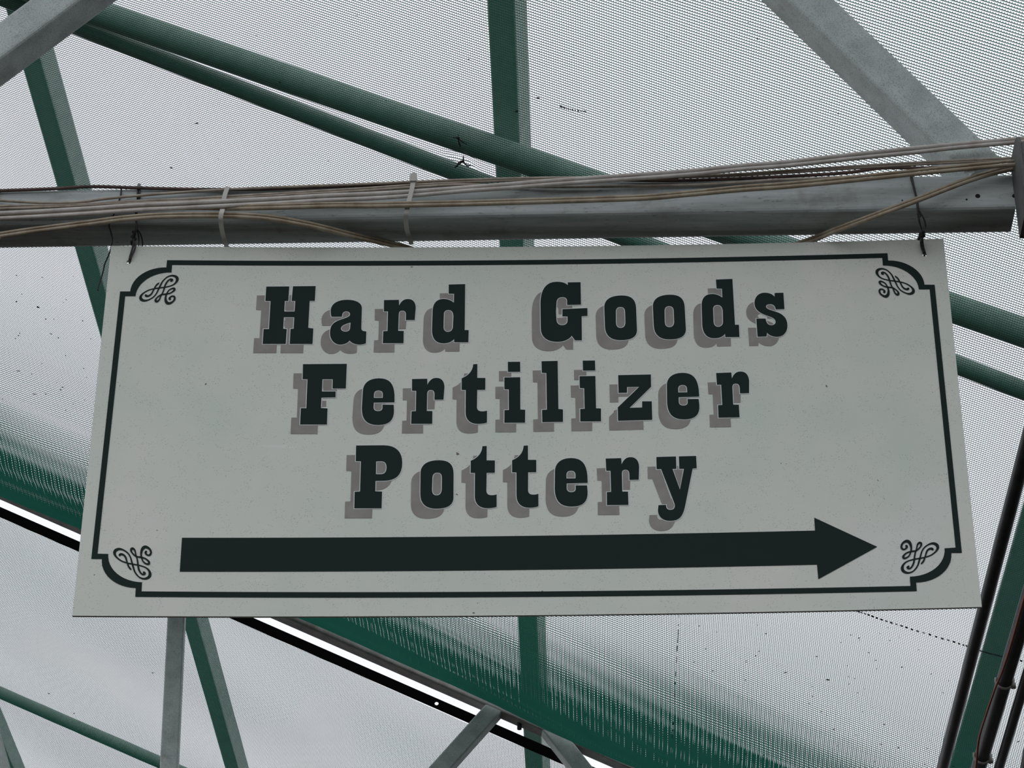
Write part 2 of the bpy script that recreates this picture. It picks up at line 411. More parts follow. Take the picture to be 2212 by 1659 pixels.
# pipes hanging just under the cloth at the right
def low_pipe(p, q, r, lab, m=PIPE_D, off=-.12, b0=1.2, b1=10.5, name='low_pipe', parent=None):
    a0, c0 = ab(p); a1, c1 = ab(q); f = lambda b: a0 + (a1 - a0) * (b - c0) / (c1 - c0)
    o = MB().tube([P3(f(b), b, roof_z(f(b), off)) for b in (b0, b1)], r, 18).build(name, m, parent, smooth=True)
    if lab: tag(o, lab, 'pipe')
    return o
LO = -.16
low_pipe(on_roof(2205, 1010, LO), on_roof(2036, 1659, LO), 0.0148, 'dark round pipe passing the lower right corner of the sign', off=LO)
cd = empty('conduit_pipe', on_roof(2110, 1659, LO)); tag(cd, 'dark conduit at right edge with an orange wire clipped along it', 'pipe')
low_pipe(on_roof(2210, 1335, LO), on_roof(2114, 1659, LO), 0.0185, None, off=LO, name='conduit', parent=cd)
wp = [on_roof(x, y, LO - .03) for x, y in ((2225, 1250), (2210, 1300), (2196, 1350), (2181, 1402), (2165, 1450), (2149, 1489), (2128, 1550), (2114, 1599), (2108, 1659), (2098, 1720))]
MB().tube(smooth_pts(wp), 0.0028, 6).build('orange_wire', RED, cd, True)
for (x, y) in ((2170, 1470), (2122, 1632)):
    c = on_roof(x, y, LO); mb = MB()
    mb.tube([c + (E1 * math.cos(t) + UP * math.sin(t)) * 0.0205 for t in [math.radians(-200 + 22 * k) for k in range(12)]], 0.0035, 6)
    mb.box(c + E1 * .019 - UP * .014, E1 * .005, E2 * .004, UP * .006); mb.build('wire_clip', CLIP, cd, True)
low_pipe(on_roof(2212, 1480, LO), on_roof(2158, 1659, LO), 0.012, 'thin dark pipe next to the conduit at the lower right edge', off=LO)
low_pipe(on_roof(2240, 1530, LO), on_roof(2216, 1659, LO), 0.014, 'dark pipe just showing in the bottom right corner', off=LO)

# ------------------------------------------------------------------ front truss (bottom chord carries the sign)
YS = 3.1627695686                            # sign plane, in front of the camera
SX0 = 0.0196
def on_Y(px, py, y): d = ray(px, py); return CAM + d * (y / d.y)
BW = 0.0635
bc = on_Y(1106, (466 + 523) / 2, YS + 0.004)  # middle of the chord's underside
tr1 = empty('roof_truss', bc + UP * BW / 2); tag(tr1, 'galvanised roof truss whose bottom beam carries the cables and the sign', 'truss')
BD = (E1 * 1.0 + E2 * 0.003).normalized(); BD = Vector((0.99946, -0.033, 0)).normalized(); BN = Vector((-BD.y, BD.x, 0))
bcen = bc + UP * BW / 2
b_front = (bcen - BN * (BW / 2)).dot(BN)
def on_beam(px, py, d=0.0):                  # vertical plane a distance d in front of the beam
    r_ = ray(px, py); return CAM + r_ * ((b_front - d) / r_.dot(BN))
gback = on_beam(2193, 440, 0)
MB().bar(bcen - BD * 2.6, Vector((gback.x, gback.y, bcen.z)) + BN * BW / 2 + BD * .0, BW, BW, r=0.007).build('bottom_chord', GALV_B, tr1)
def web(p0, p1, q_ext, parent, w=0.06, m=GALV, plane=None, up=None):
    d = (p1 - p0).normalized()
    return MB().bar(p0 - d * 0.0, p1 + d * q_ext, w, w, up=up or BN, r=0.006).build('web', m, parent)
tb = bcen.dot(BN)
def on_truss(px, py): r_ = ray(px, py); return CAM + r_ * (tb / r_.dot(BN))
w_r0, w_r1 = on_truss(2122, 385), on_truss(1722, 0)
def to_top(p, q):
    d = (q - p).normalized(); t = 0.0
    while (q + d * t).z < roof_z((q + d * t).dot(E1), -0.075) and t < 1.5: t += 0.005
    return t
web(w_r0, w_r1, to_top(w_r0, w_r1), tr1)
w_l0, w_l1 = on_truss(-260, 310), on_truss(160, 0)
w_l0 = w_l0 + (w_l0 - w_l1) * ((w_l0.z - bcen.z - .02) / (w_l1.z - w_l0.z))
web(w_l0, w_l1, to_top(w_l0, w_l1), tr1)
# top chord, above the frame
cst = Vector((gback.x, gback.y, bcen.z)) + BN * BW / 2
MB().bar(cst + BD * .1, cst + BD * 2.0, BW, BW, r=0.007).build('bottom_chord', GALV_B, tr1)
f_top = lambda a: roof_z(a, -0.06)
bT = ab(bcen)[1]
MB().bar(P3(-3.3, bT, f_top(-3.3)), P3(2.8, bT, f_top(2.8)), 0.06, 0.06, up=SLN).build('top_chord', GALV, tr1)
# gusset where the beam ends
gz0 = on_beam(2204, 515, 0).z; gz1 = on_beam(2194, 352, 0).z
g0 = Vector((gback.x, gback.y, 0)); gd = .075               # plate stands forward of the beam's face
prof = [(0, gz0), (0, gz1), (-gd + .02, gz1), (-gd + .006, gz1 - .006), (-gd, gz1 - .02), (-gd, gz0)]
gm = MB(); gm.section(g0, g0 + BD * 0.005, prof, BN, UP)
gm.box(g0 + BD * 0.05 - BN * (gd - .0025) + UP * (gz0 + gz1) / 2, BD * 0.046, BN * 0.0025, UP * ((gz1 - gz0) / 2 - .02))
gm.box(g0 + BD * 0.05 - BN * .0025 + UP * (gz0 + gz1) / 2, BD * 0.046, BN * 0.0025, UP * ((gz1 - gz0) / 2))
gm.build('gusset_plate', mat('dark_gusset_steel', (0.1, 0.1, 0.1), 0.6, 0.0, b_galv((0.13, 0.135, 0.13), (0.08, 0.08, 0.078), (0.06, 0.055, 0.05))), tr1)  # mottled dark grey, darker than the chords
for (px, py, r_) in ((2112, 423.5, .0036), (2191, 423.5, .0033), (2088, 431, .0015), (1949, 433, .0012)):
    p = on_beam(px, py, 0.0); MB().tube([p + BN * .002, p - BN * .0004], r_, 14).build('bolt_hole_disc', HOLE_SHADE, tr1)  # solid dark discs on the beam face stand in for shaded holes

# ------------------------------------------------------------------ second truss at the sky gap
tA0, tA1 = on_roof(0, 1058), on_roof(1007, 1498)
def t2_b(a):
    a0, b0 = ab(tA0); a1, b1 = ab(tA1); return b0 + (b1 - b0) * (a - a0) / (a1 - a0)
tr2 = empty('roof_truss', P3(0, t2_b(0), roof_z(0, -.03))); tag(tr2, 'farther galvanised truss with slanting legs below the sign, along the sky gap', 'truss')
T2W = 0.055
MB().bar(P3(-3.9, t2_b(-3.9), roof_z(-3.9, .008)), P3(2.9, t2_b(2.9), roof_z(2.9, .008)), T2W, T2W, up=SLN).build('top_chord', GALV_D, tr2)
t2d = (P3(1, t2_b(1), 0) - P3(-1, t2_b(-1), 0)).normalized(); t2n = Vector((-t2d.y, t2d.x, 0)); t2k = P3(0, t2_b(0), 0).dot(t2n)
def on_t2(px, py): r_ = ray(px, py); return CAM + r_ * (t2k / r_.dot(t2n))
ZB = 1.6 + 2.35
def web2(p0, p1):
    a, b = on_t2(*p0), on_t2(*p1); d = (b - a).normalized(); k = (ZB - b.z) / d.z
    while a.z < roof_z(a.dot(E1), -.02): a = a - d * .004
    MB().bar(a, b + d * max(k, 0), 0.052, 0.052, up=t2n, r=0.005).build('web', GALV, tr2)
web2((1072, 1530), (956, 1659)); web2((1176, 1562), (1252, 1659)); web2((388, 1210), (366, 1659)); web2((-72, 1400), (2, 1659))
MB().bar(P3(-3.9, t2_b(-3.9), ZB), P3(2.9, t2_b(2.9), ZB), 0.06, 0.06).build('bottom_chord', GALV, tr2)
# small bolt under the gap
pb = on_t2(1122, 1562); MB().tube([pb + UP * .03, pb - UP * .02], .007, 10).build('bolt', PIPE_D, tr2)

# ------------------------------------------------------------------ cables along the beam
def cable(pts, rpx, d, m, lab, n=10, name='electrical_cable'):
    P = []
    q0 = pts[0]; pts = [(q0[0] - 1300 + 430 * k, q0[1] + (20 - 6 * k)) + tuple(q0[2:]) for k in range(3)] + list(pts)
    for q in pts:
        dd = d if len(q) == 2 else q[2]
        P.append(on_beam(q[0], q[1], dd))
    o = MB().tube(smooth_pts(P, 6), rpx / 1505.0, n).build(name, m, smooth=True)
    return tag(o, lab, 'cable', 'cables along the truss beam')
cable([(-40, 415), (0, 412), (110, 408), (200, 403), (300, 406), (420, 409), (560, 409), (700, 404), (800, 400), (900, 397), (980, 391), (1100, 388), (1250, 387), (1472, 390), (1700, 381), (1830, 373), (1905, 363), (1990, 363), (2110, 361), (2260, 352)], 4.0, .004, CAB_D, 'dark brown cable lying along the top edge of the beam')
cable([(-40, 428), (0, 433), (90, 438), (165, 437), (240, 428), (330, 420), (400, 415), (480, 410), (560, 406), (640, 403), (800, 397), (940, 391), (1060, 387), (1200, 384), (1330, 384), (1480, 381), (1600, 376), (1700, 369), (1885, 357), (2047, 348), (2195, 341), (2260, 336)], 3.2, .008, CAB_T, 'thin beige cable that dips at left and runs topmost over the beam')
cable([(-40, 446), (0, 445), (120, 443), (200, 440), (300, 434), (400, 430), (500, 424), (600, 418), (700, 412), (800, 406), (900, 399), (1000, 394), (1100, 390), (1230, 388), (1480, 383), (1600, 379), (1700, 373), (1885, 361), (2047, 352), (2195, 345), (2260, 340)], 3.0, .0065, CAB_T, 'thin beige cable just above the pair of white cables, upper one')
cable([(-40, 453), (0, 451), (120, 447), (250, 440), (400, 435), (500, 429), (620, 421), (700, 417), (800, 411), (900, 404), (1000, 399), (1100, 402), (1230, 404), (1480, 400), (1600, 394), (1700, 388), (1816, 383), (1931, 374), (2047, 360), (2193, 347), (2260, 342)], 3.4, .0055, CAB_T, 'thin beige cable just above the pair of white cables, lower one')
cable([(-40, 463), (0, 461), (100, 456), (200, 450), (300, 443), (400, 439), (500, 434), (600, 429), (700, 423), (800, 419), (900, 413), (1000, 406), (1100, 398), (1200, 390), (1300, 383), (1480, 370), (1600, 358), (1700, 350), (1850, 333), (2000, 318), (2100, 309), (2212, 299), (2270, 293)], 5.2, .020, CAB_W, 'upper of two thick white cables rising to the right above the beam')
cable([(-40, 474), (0, 472), (100, 467), (200, 461), (300, 454), (400, 449), (500, 444), (600, 439), (700, 433), (800, 429), (900, 422), (1000, 413), (1100, 406), (1200, 398), (1300, 391), (1480, 378), (1600, 366), (1700, 358), (1850, 342), (1960, 331), (2068, 319), (2212, 306), (2270, 300)], 4.8, .020, CAB_W, 'lower of two thick white cables rising to the right above the beam')
# long tan pair in front of everything
br = [(500, 451, .016), (560, 450, .026), (640, 448), (720, 446), (800, 446), (900, 444), (1000, 442), (1100, 439), (1200, 436), (1300, 433), (1400, 429), (1480, 422), (1600, 411), (1700, 404), (1816, 393), (1931, 381), (2047, 369), (2186, 356), (2260, 350)]
L0 = [(-40, 466, .008), (0, 465, .008), (120, 462, .008), (240, 456, .008), (340, 451, .009), (430, 450, .012)]
cable(L0 + br, 4.6, .032, CAB_B, 'tan cable running level across the beam front, lower of its pair')
cable([(q[0], q[1] - 5) + tuple(q[2:]) for q in L0] + [(q[0], q[1] - (6.5 if q[0] < 1500 else 8)) + tuple(q[2:]) for q in br], 3.6, .028, CAB_B, 'tan cable running level across the beam front, upper of its pair')
# cable pair that slips under the beam and behind the sign, and comes up again at right
zb = bc.z
def slip(dy, k):
    P = [on_beam(x, y + dy, .024 + k) for x, y in ((-1300, 560), (-800, 548), (-400, 534), (-40, 513), (0, 508), (60, 499), (130, 490), (200, 481), (260, 473), (330, 467), (400, 465), (480, 465), (540, 467), (600, 473))]
    P += [on_beam(680, 488 + dy, .016 + k), on_beam(760, 508 + dy, -.022), on_beam(830, 524 + dy, -.052), on_beam(892, 540 + dy, -.072)]
    P += [on_beam(1000, 580, -.085), on_beam(1150, 612 + dy, -.09), on_beam(1350, 615 + dy, -.09), on_beam(1560, 575, -.085)]
    P += [on_beam(1735, 524 + dy, -.066), on_beam(1800, 499 + dy, -.028), on_beam(1860, 477 + dy, .012), on_beam(1905, 460 + dy, .02 + k), on_beam(1985, 430 + dy, .021 + k), on_beam(2080, 393 + dy, .019 + k), on_beam(2140, 374 + dy, .016 + k), on_beam(2195, 361 + dy, .012 + k), on_beam(2260, 350 + dy, .01 + k)]
    return P
for dy, k, r_, lab in ((3, .001, 4.4, 'tan cable that dives behind the sign and rises at right, lower strand'), (-3.8, -.001, 3.6, 'tan cable that dives behind the sign and rises at right, upper strand')):
    o = MB().tube(smooth_pts(slip(dy, k), 6), r_ / 1505., 10).build('electrical_cable', CAB_B, smooth=True)
    tag(o, lab, 'cable', 'cables along the truss beam')

# cable ties
def tie(xs, d, lab, head):
    t = empty('cable_tie', on_beam(xs[0][0], xs[0][1], d)); tag(t, lab, 'cable tie', 'cable ties on the truss beam')
    front = [on_beam(x, y, dd) for x, y, dd in xs]
    nr = [-BN] * len(front)
    last = front[-1]; back = [last + BN * .01 + UP * .008, Vector(last) + BN * .012 + UP * (BW + .012), front[0] + BN * (.09) + UP * .004, front[0] + UP * .004 + BN * .02]
    MB().strip(smooth_pts(front, 5), BD, 0.0068, 0.0013, [-BN] * (5 * (len(front) - 1) + 1)).build('strap', NYLON, t)
    if head:
        h = front[0]; MB().box(h + UP * .004 - BN * .001, BD * .0052, BN * .004, UP * .0062).box(h + UP * .0118 - BN * .001 + BD * .001, BD * .0036, BN * .0012, UP * .0026).build('head', NYLON, t)
    return t
tie([(492, 404, .010), (487, 418, .013), (484, 430, .0135), (481, 450, .0135), (480, 456, .035), (477, 468, .036), (477, 480, .03), (479, 495, .012), (483, 512, -.01), (488, 528, -.035), (492, 540, -.058)], .01, 'grey nylon cable tie without a head showing, left of the other', False)
tie([(893, 392, .024), (890, 408, .0275), (886, 425, .0275), (882, 440, .0275), (879, 455, .026), (877, 467, .022), (877, 482, .008), (879, 497, -.012), (884, 513, -.036), (889, 528, -.062)], .026, 'white nylon cable tie with a square head standing above the beam', True)

# ------------------------------------------------------------------ the sign
BOW = 0.0112
def on_sign(px, py, off=0.0):
    y = YS
    for _ in range(4):
        p = on_Y(px, py, y); y = YS + BOW * (1 - ((p.x - SX0) / 0.61) ** 2) - off
    return p
def sxz(px, py): p = on_sign(px, py); return Vector((p.x, p.z))
def sp(v, off): return Vector((v[0], YS + BOW * (1 - ((v[0] - SX0) / 0.61) ** 2) - off, v[1]))
sc = sxz(1138, 920)
sign = empty('hanging_sign', sp(sxz(1138, 1320), 0)); tag(sign, 'large white board sign with dark green lettering and right arrow, hung by wires', 'sign')

def sheet(loops, off, name, m, parent, h=0.03):
    v, f = fill(loops, h=h)
    P = [sp(q, off) for q in v]
    # face the viewer
    F_ = []
    for t in f:
        a, b, c = v[t[0]], v[t[1]], v[t[2]]
        F_.append(t if (b - a).cross(c - a) > 0 else t[::-1])
    return link(name, P, F_, m, parent)
def path(spec, org, sc_):
    pts = []
    for q in spec:
        if q[0] == 'c':
            x0, y0 = pts[-1]; _, x1, y1, x2, y2, x3, y3 = q
            for k in range(1, 9):
                t = k / 8; u = 1 - t
                pts.append((u ** 3 * x0 + 3 * u * u * t * x1 + 3 * u * t * t * x2 + t ** 3 * x3, u ** 3 * y0 + 3 * u * u * t * y1 + 3 * u * t * t * y2 + t ** 3 * y3))
        else: pts.append(q)
    lp = [sxz(org[0] + x / sc_, org[1] + y / sc_) for x, y in pts]
    out = [lp[0]]
    for p in lp[1:]:
        if (p - out[-1]).length > 2e-4: out.append(p)
    if (out[0] - out[-1]).length < 2e-4: out.pop()
    return out

# panel with two punched holes
corners = [sxz(240, 531), sxz(2038, 515.5), sxz(2121, 1311), sxz(156, 1330)]
holes = [sxz(278.5, 566), sxz(1997, 550)]
loops = [corners] + [[h + Vector((math.cos(a), math.sin(a))) * 0.0034 for a in [2 * math.pi * k / 14 for k in range(14)]] for h in holes]
def inside(u, v): return corners[3].lerp(corners[2], u).lerp(corners[0].lerp(corners[1], u), v)
grid = [inside(i / 40, j / 10) for i in range(1, 40) for j in range(1, 10)]
grid = [g for g in grid if min((g - h).length for h in holes) > 0.008]
v, f = fill(loops, grid, 0.035)
TH = 0.004
n = len(v); verts = [sp(q, 0) for q in v] + [sp(q, -TH) for q in v]; faces = []; ec = {}
for t in f:
    if (v[t[1]] - v[t[0]]).cross(v[t[2]] - v[t[0]]) < 0: t = t[::-1]
    faces.append(t); faces.append(tuple(i + n for i in t[::-1]))
    for i in range(len(t)): ec[(t[i], t[(i + 1) % len(t)])] = 1
for (a, b) in list(ec):
    if (b, a) not in ec: faces.append((b, a, a + n, b + n))
link('panel', verts, faces, SIGN, sign)

# border
def arc(p, q, vert_first):
    c = Vector((q.x, p.y)) if vert_first else Vector((p.x, q.y)); out = []
    for k in range(1, 12):
        t = math.pi / 2 * k / 12
        if vert_first: out.append(Vector((c.x + (p.x - c.x) * math.cos(t), c.y + (q.y - c.y) * math.sin(t))))
        else: out.append(Vector((c.x + (q.x - c.x) * math.sin(t), c.y + (p.y - c.y) * math.cos(t))))
    return out
def cr(org, s, pts): return [sxz(org[0] + x / s, org[1] + y / s) for x, y in pts]
TLo = cr((220, 520), 10.37, [(410, 1140), (635, 1140), (1445, 602), (1462, 440)]); TLi = cr((220, 520), 10.37, [(525, 1245), (755, 1245), (1560, 712), (1575, 545)])
TRo = cr((1860, 510), 10.37, [(592, 388), (605, 550), (1420, 1092), (1648, 1095)]); TRi = cr((1860, 510), 10.37, [(475, 490), (487, 660), (1295, 1198), (1535, 1195)])
BRo = cr((1880, 1120), 8.296, [(1640, 620), (1450, 620), (820, 1150), (832, 1305)]); BRi = cr((1880, 1120), 8.296, [(1527, 525), (1330, 537), (707, 1045), (718, 1212)])
BLo = cr((150, 1140), 8.296, [(1180, 1240), (1190, 1082), (582, 562), (392, 562)]); BLi = cr((150, 1140), 8.296, [(1293, 1143), (1303, 980), (697, 473), (505, 468)])
def bl(TL, TR, BR, BL):
    return ([TL[0], TL[1]] + arc(TL[1], TL[2], True) + [TL[2], TL[3]] + [TR[0], TR[1]] + arc(TR[1], TR[2], False) + [TR[2], TR[3]] +
            [BR[0], BR[1]] + arc(BR[1], BR[2], True) + [BR[2], BR[3]] + [BL[0], BL[1]] + arc(BL[1], BL[2], False) + [BL[2], BL[3]])
sheet([bl(TLo, TRo, BRo, BLo), bl(TLi, TRi, BRi, BLi)], 0.0006, 'border_line', INK, sign)
ar = [sxz(*p) for p in ((393.2, 1162), (1760.4, 1146.5), (1758.8, 1118.5), (1894.9, 1181.5), (1767.5, 1251.6), (1764.8, 1220), (388.4, 1235.1))]
sheet([ar], 0.0006, 'arrow', INK, sign)

# corner flourishes
S1 = [(1420, 1045, 24), (1290, 1060, 26), (1170, 1078, 26), (1040, 1115, 24), (930, 1180, 28), (872, 1250, 44), (880, 1312, 56), (945, 1345, 46), (1040, 1330, 28), (1150, 1270, 24), (1220, 1190, 24), (1270, 1090, 28), (1310, 1010, 30), (1370, 905, 26), (1470, 815, 24), (1580, 785, 34), (1668, 815, 52), (1690, 875, 50), (1655, 945, 34), (1570, 1005, 24), (1420, 1045, 24)]
S2 = [(985, 1222, 44), (1005, 1243, 44), (1060, 1235, 34), (1115, 1190, 30), (1150, 1125, 26), (1185, 1060, 26), (1215, 1010, 28), (1250, 975, 30), (1278, 950, 22)]
S3 = [(1548, 912, 34), (1575, 885, 44), (1545, 865, 30), (1490, 895, 28), (1435, 970, 30), (1405, 1050, 30), (1380, 1130, 26), (1352, 1190, 24), (1320, 1250, 24), (1285, 1330, 28), (1232, 1368, 40), (1205, 1345, 40), (1232, 1285, 26), (1330, 1215, 26), (1440, 1200, 30), (1540, 1175, 26), (1618, 1120, 34), (1625, 1080, 42), (1588, 1072, 30), (1510, 1110, 24), (1460, 1180, 24), (1432, 1260, 32), (1432, 1340, 46), (1460, 1393, 58), (1510, 1408, 50), (1590, 1370, 34), (1632, 1305, 34), (1618, 1255, 36), (1570, 1248, 28), (1520, 1285, 34), (1526, 1318, 44)]
fc = Vector((0, 0))
def ribbon(mbv, mbf, pts, loc, flip, off):
    P = [Vector((x, y, w)) for x, y, w in pts]; P = smooth_pts(P, 5)
    cl = [(sxz(220 + p.x / 10.37, 520 + p.y / 10.37) - TLC, p.z / 10.37 / 1520.0) for p in P]
    k = len(mbv)
    for i, (c, w) in enumerate(cl):
        d = (cl[min(i + 1, len(cl) - 1)][0] - cl[max(i - 1, 0)][0]); d = d.normalized() if d.length > 1e-9 else Vector((1, 0)); nn = Vector((-d.y, d.x))
        for s_ in (-1, 1):
            q = c + nn * (s_ * w / 2 * 1.28); mbv.append(sp(loc + Vector((q.x * flip[0], q.y * flip[1])), off))
    for i in range(len(cl) - 1): mbf.append((k + 2 * i, k + 2 * i + 1, k + 2 * i + 3, k + 2 * i + 2))
    for (c, w) in (cl[0], cl[-1]):           # round ends
        k = len(mbv); mbv += [sp(loc + Vector(((c.x + math.cos(t) * w / 2) * flip[0], (c.y + math.sin(t) * w / 2) * flip[1])), off) for t in [2 * math.pi * j / 10 for j in range(10)]]
        mbf.append(tuple(range(k, k + 10)))
TLC = (sxz(302, 594.3) + sxz(385, 658.4)) / 2
for (b0, b1, fl_) in (((302, 594.3), (385, 658.4), (1, 1)), ((1891.8, 579.2), (1975.7, 644), (-1, 1)), ((245.2, 1178), (327.8, 1250.7), (1, -1)), ((1945, 1165.2), (2029, 1238.7), (-1, -1))):
    loc = (sxz(*b0) + sxz(*b1)) / 2; vv, ff = [], []
    for kk, S in enumerate((S1, S2, S3)): ribbon(vv, ff, S, loc, fl_, 0.0006 + kk * 0.00012)
    link('corner_scroll', vv, ff, INK, sign)

# lettering, traced glyph by glyph
G = {}
K = 8.848
G['H'] = [path([(268, 130), (708, 126), (690, 405), (622, 405), (612, 606), (808, 606), (822, 405), (752, 405), (778, 124), (1212, 120), (1195, 402), (1098, 402), (1070, 918), (1168, 930), (1152, 1226), (716, 1226), (730, 940), (790, 935), (803, 716), (604, 716), (592, 935), (660, 942), (640, 1226), (198, 1226), (216, 942), (318, 942), (350, 408), (250, 405)], (545, 605), K)]
G['a'] = [path([(1515, 706), ('c', 1500, 660, 1498, 610, 1500, 570), ('c', 1520, 440, 1650, 382, 1815, 382), ('c', 1980, 382, 2095, 440, 2095, 540), (2085, 920), ('c', 2085, 970, 2110, 985, 2180, 985), (2172, 1215), ('c', 2100, 1245, 2000, 1245, 1930, 1215), ('c', 1890, 1195, 1870, 1175, 1860, 1160), ('c', 1830, 1205, 1760, 1240, 1680, 1240), ('c', 1560, 1240, 1485, 1130, 1485, 1030), ('c', 1485, 920, 1510, 840, 1620, 790), ('c', 1700, 752, 1790, 735, 1840, 703), ('c', 1860, 690, 1868, 675, 1868, 655), ('c', 1868, 625, 1840, 603, 1795, 603), ('c', 1745, 603, 1715, 640, 1715, 706)], (545, 605), K),
          path([(1878, 818), (1870, 920), ('c', 1865, 970, 1830, 990, 1780, 990), ('c', 1730, 990, 1695, 965, 1695, 930), ('c', 1695, 880, 1760, 850, 1878, 818)], (545, 605), K)]
G['r'] = [path([(305, 388), (590, 383), (593, 490), ('c', 640, 400, 690, 368, 765, 368), ('c', 860, 368, 912, 430, 912, 540), (892, 768), (722, 770), (725, 670), ('c', 725, 610, 700, 590, 655, 590), ('c', 605, 590, 590, 620, 588, 660), (578, 975), (683, 978), (678, 1212), (282, 1212), (292, 982), (372, 978), (382, 606), (303, 604)], (795, 605), K)]
G['d'] = [path([(1542, 90), (1857, 82), (1848, 960), (1924, 962), (1918, 1195), (1648, 1195), (1645, 1135), ('c', 1590, 1195, 1520, 1215, 1440, 1215), ('c', 1290, 1215, 1222, 1120, 1222, 960), (1235, 590), ('c', 1240, 440, 1320, 368, 1440, 366), ('c', 1530, 366, 1590, 395, 1640, 437), (1645, 268), (1542, 266)], (795, 605), K),
          path([(1450, 660), ('c', 1450, 600, 1490, 578, 1535, 578), ('c', 1600, 578, 1630, 620, 1632, 700), (1622, 900), ('c', 1620, 960, 1575, 995, 1525, 995), ('c', 1475, 995, 1445, 960, 1443, 905)], (795, 605), K)]
G['G'] = [path([(765, 138), (1010, 134), (1018, 563), (752, 570), (752, 500), ('c', 752, 445, 720, 420, 665, 420), ('c', 590, 420, 555, 460, 550, 520), (540, 700), (548, 850), ('c', 553, 915, 590, 955, 655, 955), ('c', 725, 955, 760, 920, 760, 870), (760, 790), (662, 787), (662, 650), (1140, 628), (1142, 778), (1030, 784), (1034, 1245), (905, 1245), (840, 1160), ('c', 790, 1230, 690, 1275, 560, 1275), ('c', 380, 1275, 250, 1190, 250, 1020), (243, 540), ('c', 245, 270, 350, 128, 550, 126), ('c', 650, 126, 720, 145, 765, 190)], (1140, 595), K)]
G['o'] = [path([(1462, 600), ('c', 1470, 460, 1590, 390, 1790, 388), ('c', 1980, 388, 2060, 460, 2070, 620), (2088, 1060), ('c', 2080, 1195, 1960, 1243, 1770, 1243), ('c', 1590, 1243, 1480, 1160, 1475, 980)], (1140, 595), K),
          path([(1685, 700), ('c', 1685, 635, 1720, 608, 1775, 608), ('c', 1830, 608, 1858, 640, 1860, 700), (1866, 900), ('c', 1866, 970, 1830, 1008, 1775, 1008), ('c', 1715, 1008, 1688, 970, 1686, 900)], (1140, 595), K)]
G['s'] = [path([(1690, 375), (1875, 370), (1898, 715), (1712, 722), ('c', 1705, 650, 1660, 612, 1600, 612), ('c', 1545, 612, 1508, 630, 1508, 662), ('c', 1508, 710, 1590, 730, 1720, 772), ('c', 1860, 815, 1960, 900, 1960, 1060), ('c', 1960, 1210, 1870, 1300, 1740, 1300), ('c', 1650, 1300, 1580, 1270, 1530, 1215), (1520, 1292), (1330, 1298), (1305, 915), (1500, 915), ('c', 1515, 1010, 1555, 1055, 1620, 1055), ('c', 1680, 1055, 1710, 1020, 1710, 985), ('c', 1710, 920, 1640, 890, 1560, 862), ('c', 1380, 805, 1265, 735, 1265, 590), ('c', 1265, 460, 1350, 370, 1480, 370), ('c', 1590, 370, 1660, 410, 1690, 460)], (1500, 595), 9.759)]
G['F'] = [path([(305, 108), (1143, 102), (1125, 573), (870, 575), (875, 398), (678, 398), (668, 630), (930, 630), (928, 742), (658, 748), (650, 945), (775, 955), (765, 1262), (250, 1262), (265, 950), (370, 950), (392, 398), (298, 396)], (620, 775), K)]
G['e'] = [path([(2055, 838), (2055, 700), ('c', 2045, 480, 1960, 378, 1760, 378), ('c', 1560, 378, 1455, 480, 1450, 620), (1430, 950), ('c', 1430, 1150, 1500, 1272, 1740, 1272), ('c', 1950, 1272, 2045, 1180, 2045, 1000), (2040, 884), (1825, 882), (1825, 940), ('c', 1825, 985, 1790, 1005, 1740, 1005), ('c', 1690, 1005, 1655, 985, 1655, 930), (1660, 845)], (620, 775), K),
          path([(1660, 752), (1830, 752), (1832, 690), ('c', 1832, 630, 1800, 612, 1750, 612), ('c', 1690, 612, 1665, 640, 1662, 690)], (620, 775), K)]
G['t'] = [path([(550, 110), (630, 106), (628, 370), (783, 372), (780, 598), (628, 600), (622, 920), ('c', 622, 990, 660, 1012, 730, 1010), ('c', 760, 1010, 790, 1004, 815, 995), (813, 1225), ('c', 760, 1242, 700, 1250, 640, 1250), ('c', 490, 1250, 405, 1170, 405, 1030), (408, 602), (328, 600), (330, 378), ('c', 450, 330, 540, 250, 550, 110)], (960, 775), K)]
G['i'] = [path([(1212, 64), (1447, 62), (1449, 254), (1214, 256)], (960, 775), K), path([(1145, 362), (1449, 358), (1451, 975), (1545, 980), (1541, 1226), (1145, 1228), (1148, 988), (1232, 985), (1230, 592), (1147, 588)], (960, 775), K)]
G['l'] = [path([(249, 717), (373, 714), (379, 1085), (414, 1088), (414, 1184), (255, 1187), (253, 1092), (290, 1090), (286, 808), (251, 806)], (1100, 580), 3.568)]
G['z'] = [path([(1020, 318), (1645, 305), (1650, 540), (1240, 942), (1478, 936), (1478, 818), (1662, 818), (1672, 1172), (1018, 1192), (1012, 935), (1420, 543), (1190, 545), (1190, 655), (1028, 658)], (1220, 775), K)]
G['P'] = [path([(303, 70), (830, 66), ('c', 1060, 66, 1185, 180, 1185, 400), ('c', 1185, 640, 1060, 742, 830, 745), (675, 748), (670, 945), (800, 950), (790, 1270), (268, 1272), (275, 955), (378, 948), (395, 372), (297, 370)], (735, 955), K),
          path([(688, 374), (780, 372), ('c', 850, 372, 885, 410, 885, 490), ('c', 885, 575, 845, 615, 780, 618), (683, 618)], (735, 955), K)]
G['y'] = [path([(1290, 242), (1660, 232), (1668, 466), (1595, 468), (1735, 855), (1810, 466), (1722, 466), (1715, 230), (2040, 222), (2052, 455), (1975, 460), (1830, 1180), ('c', 1790, 1370, 1720, 1448, 1550, 1448), ('c', 1400, 1448, 1318, 1360, 1320, 1240), (1330, 1150), (1472, 1145), ('c', 1470, 1210, 1500, 1238, 1555, 1238), ('c', 1620, 1238, 1648, 1200, 1635, 1130), (1380, 470), (1295, 472)], (1270, 960), 8.732)]
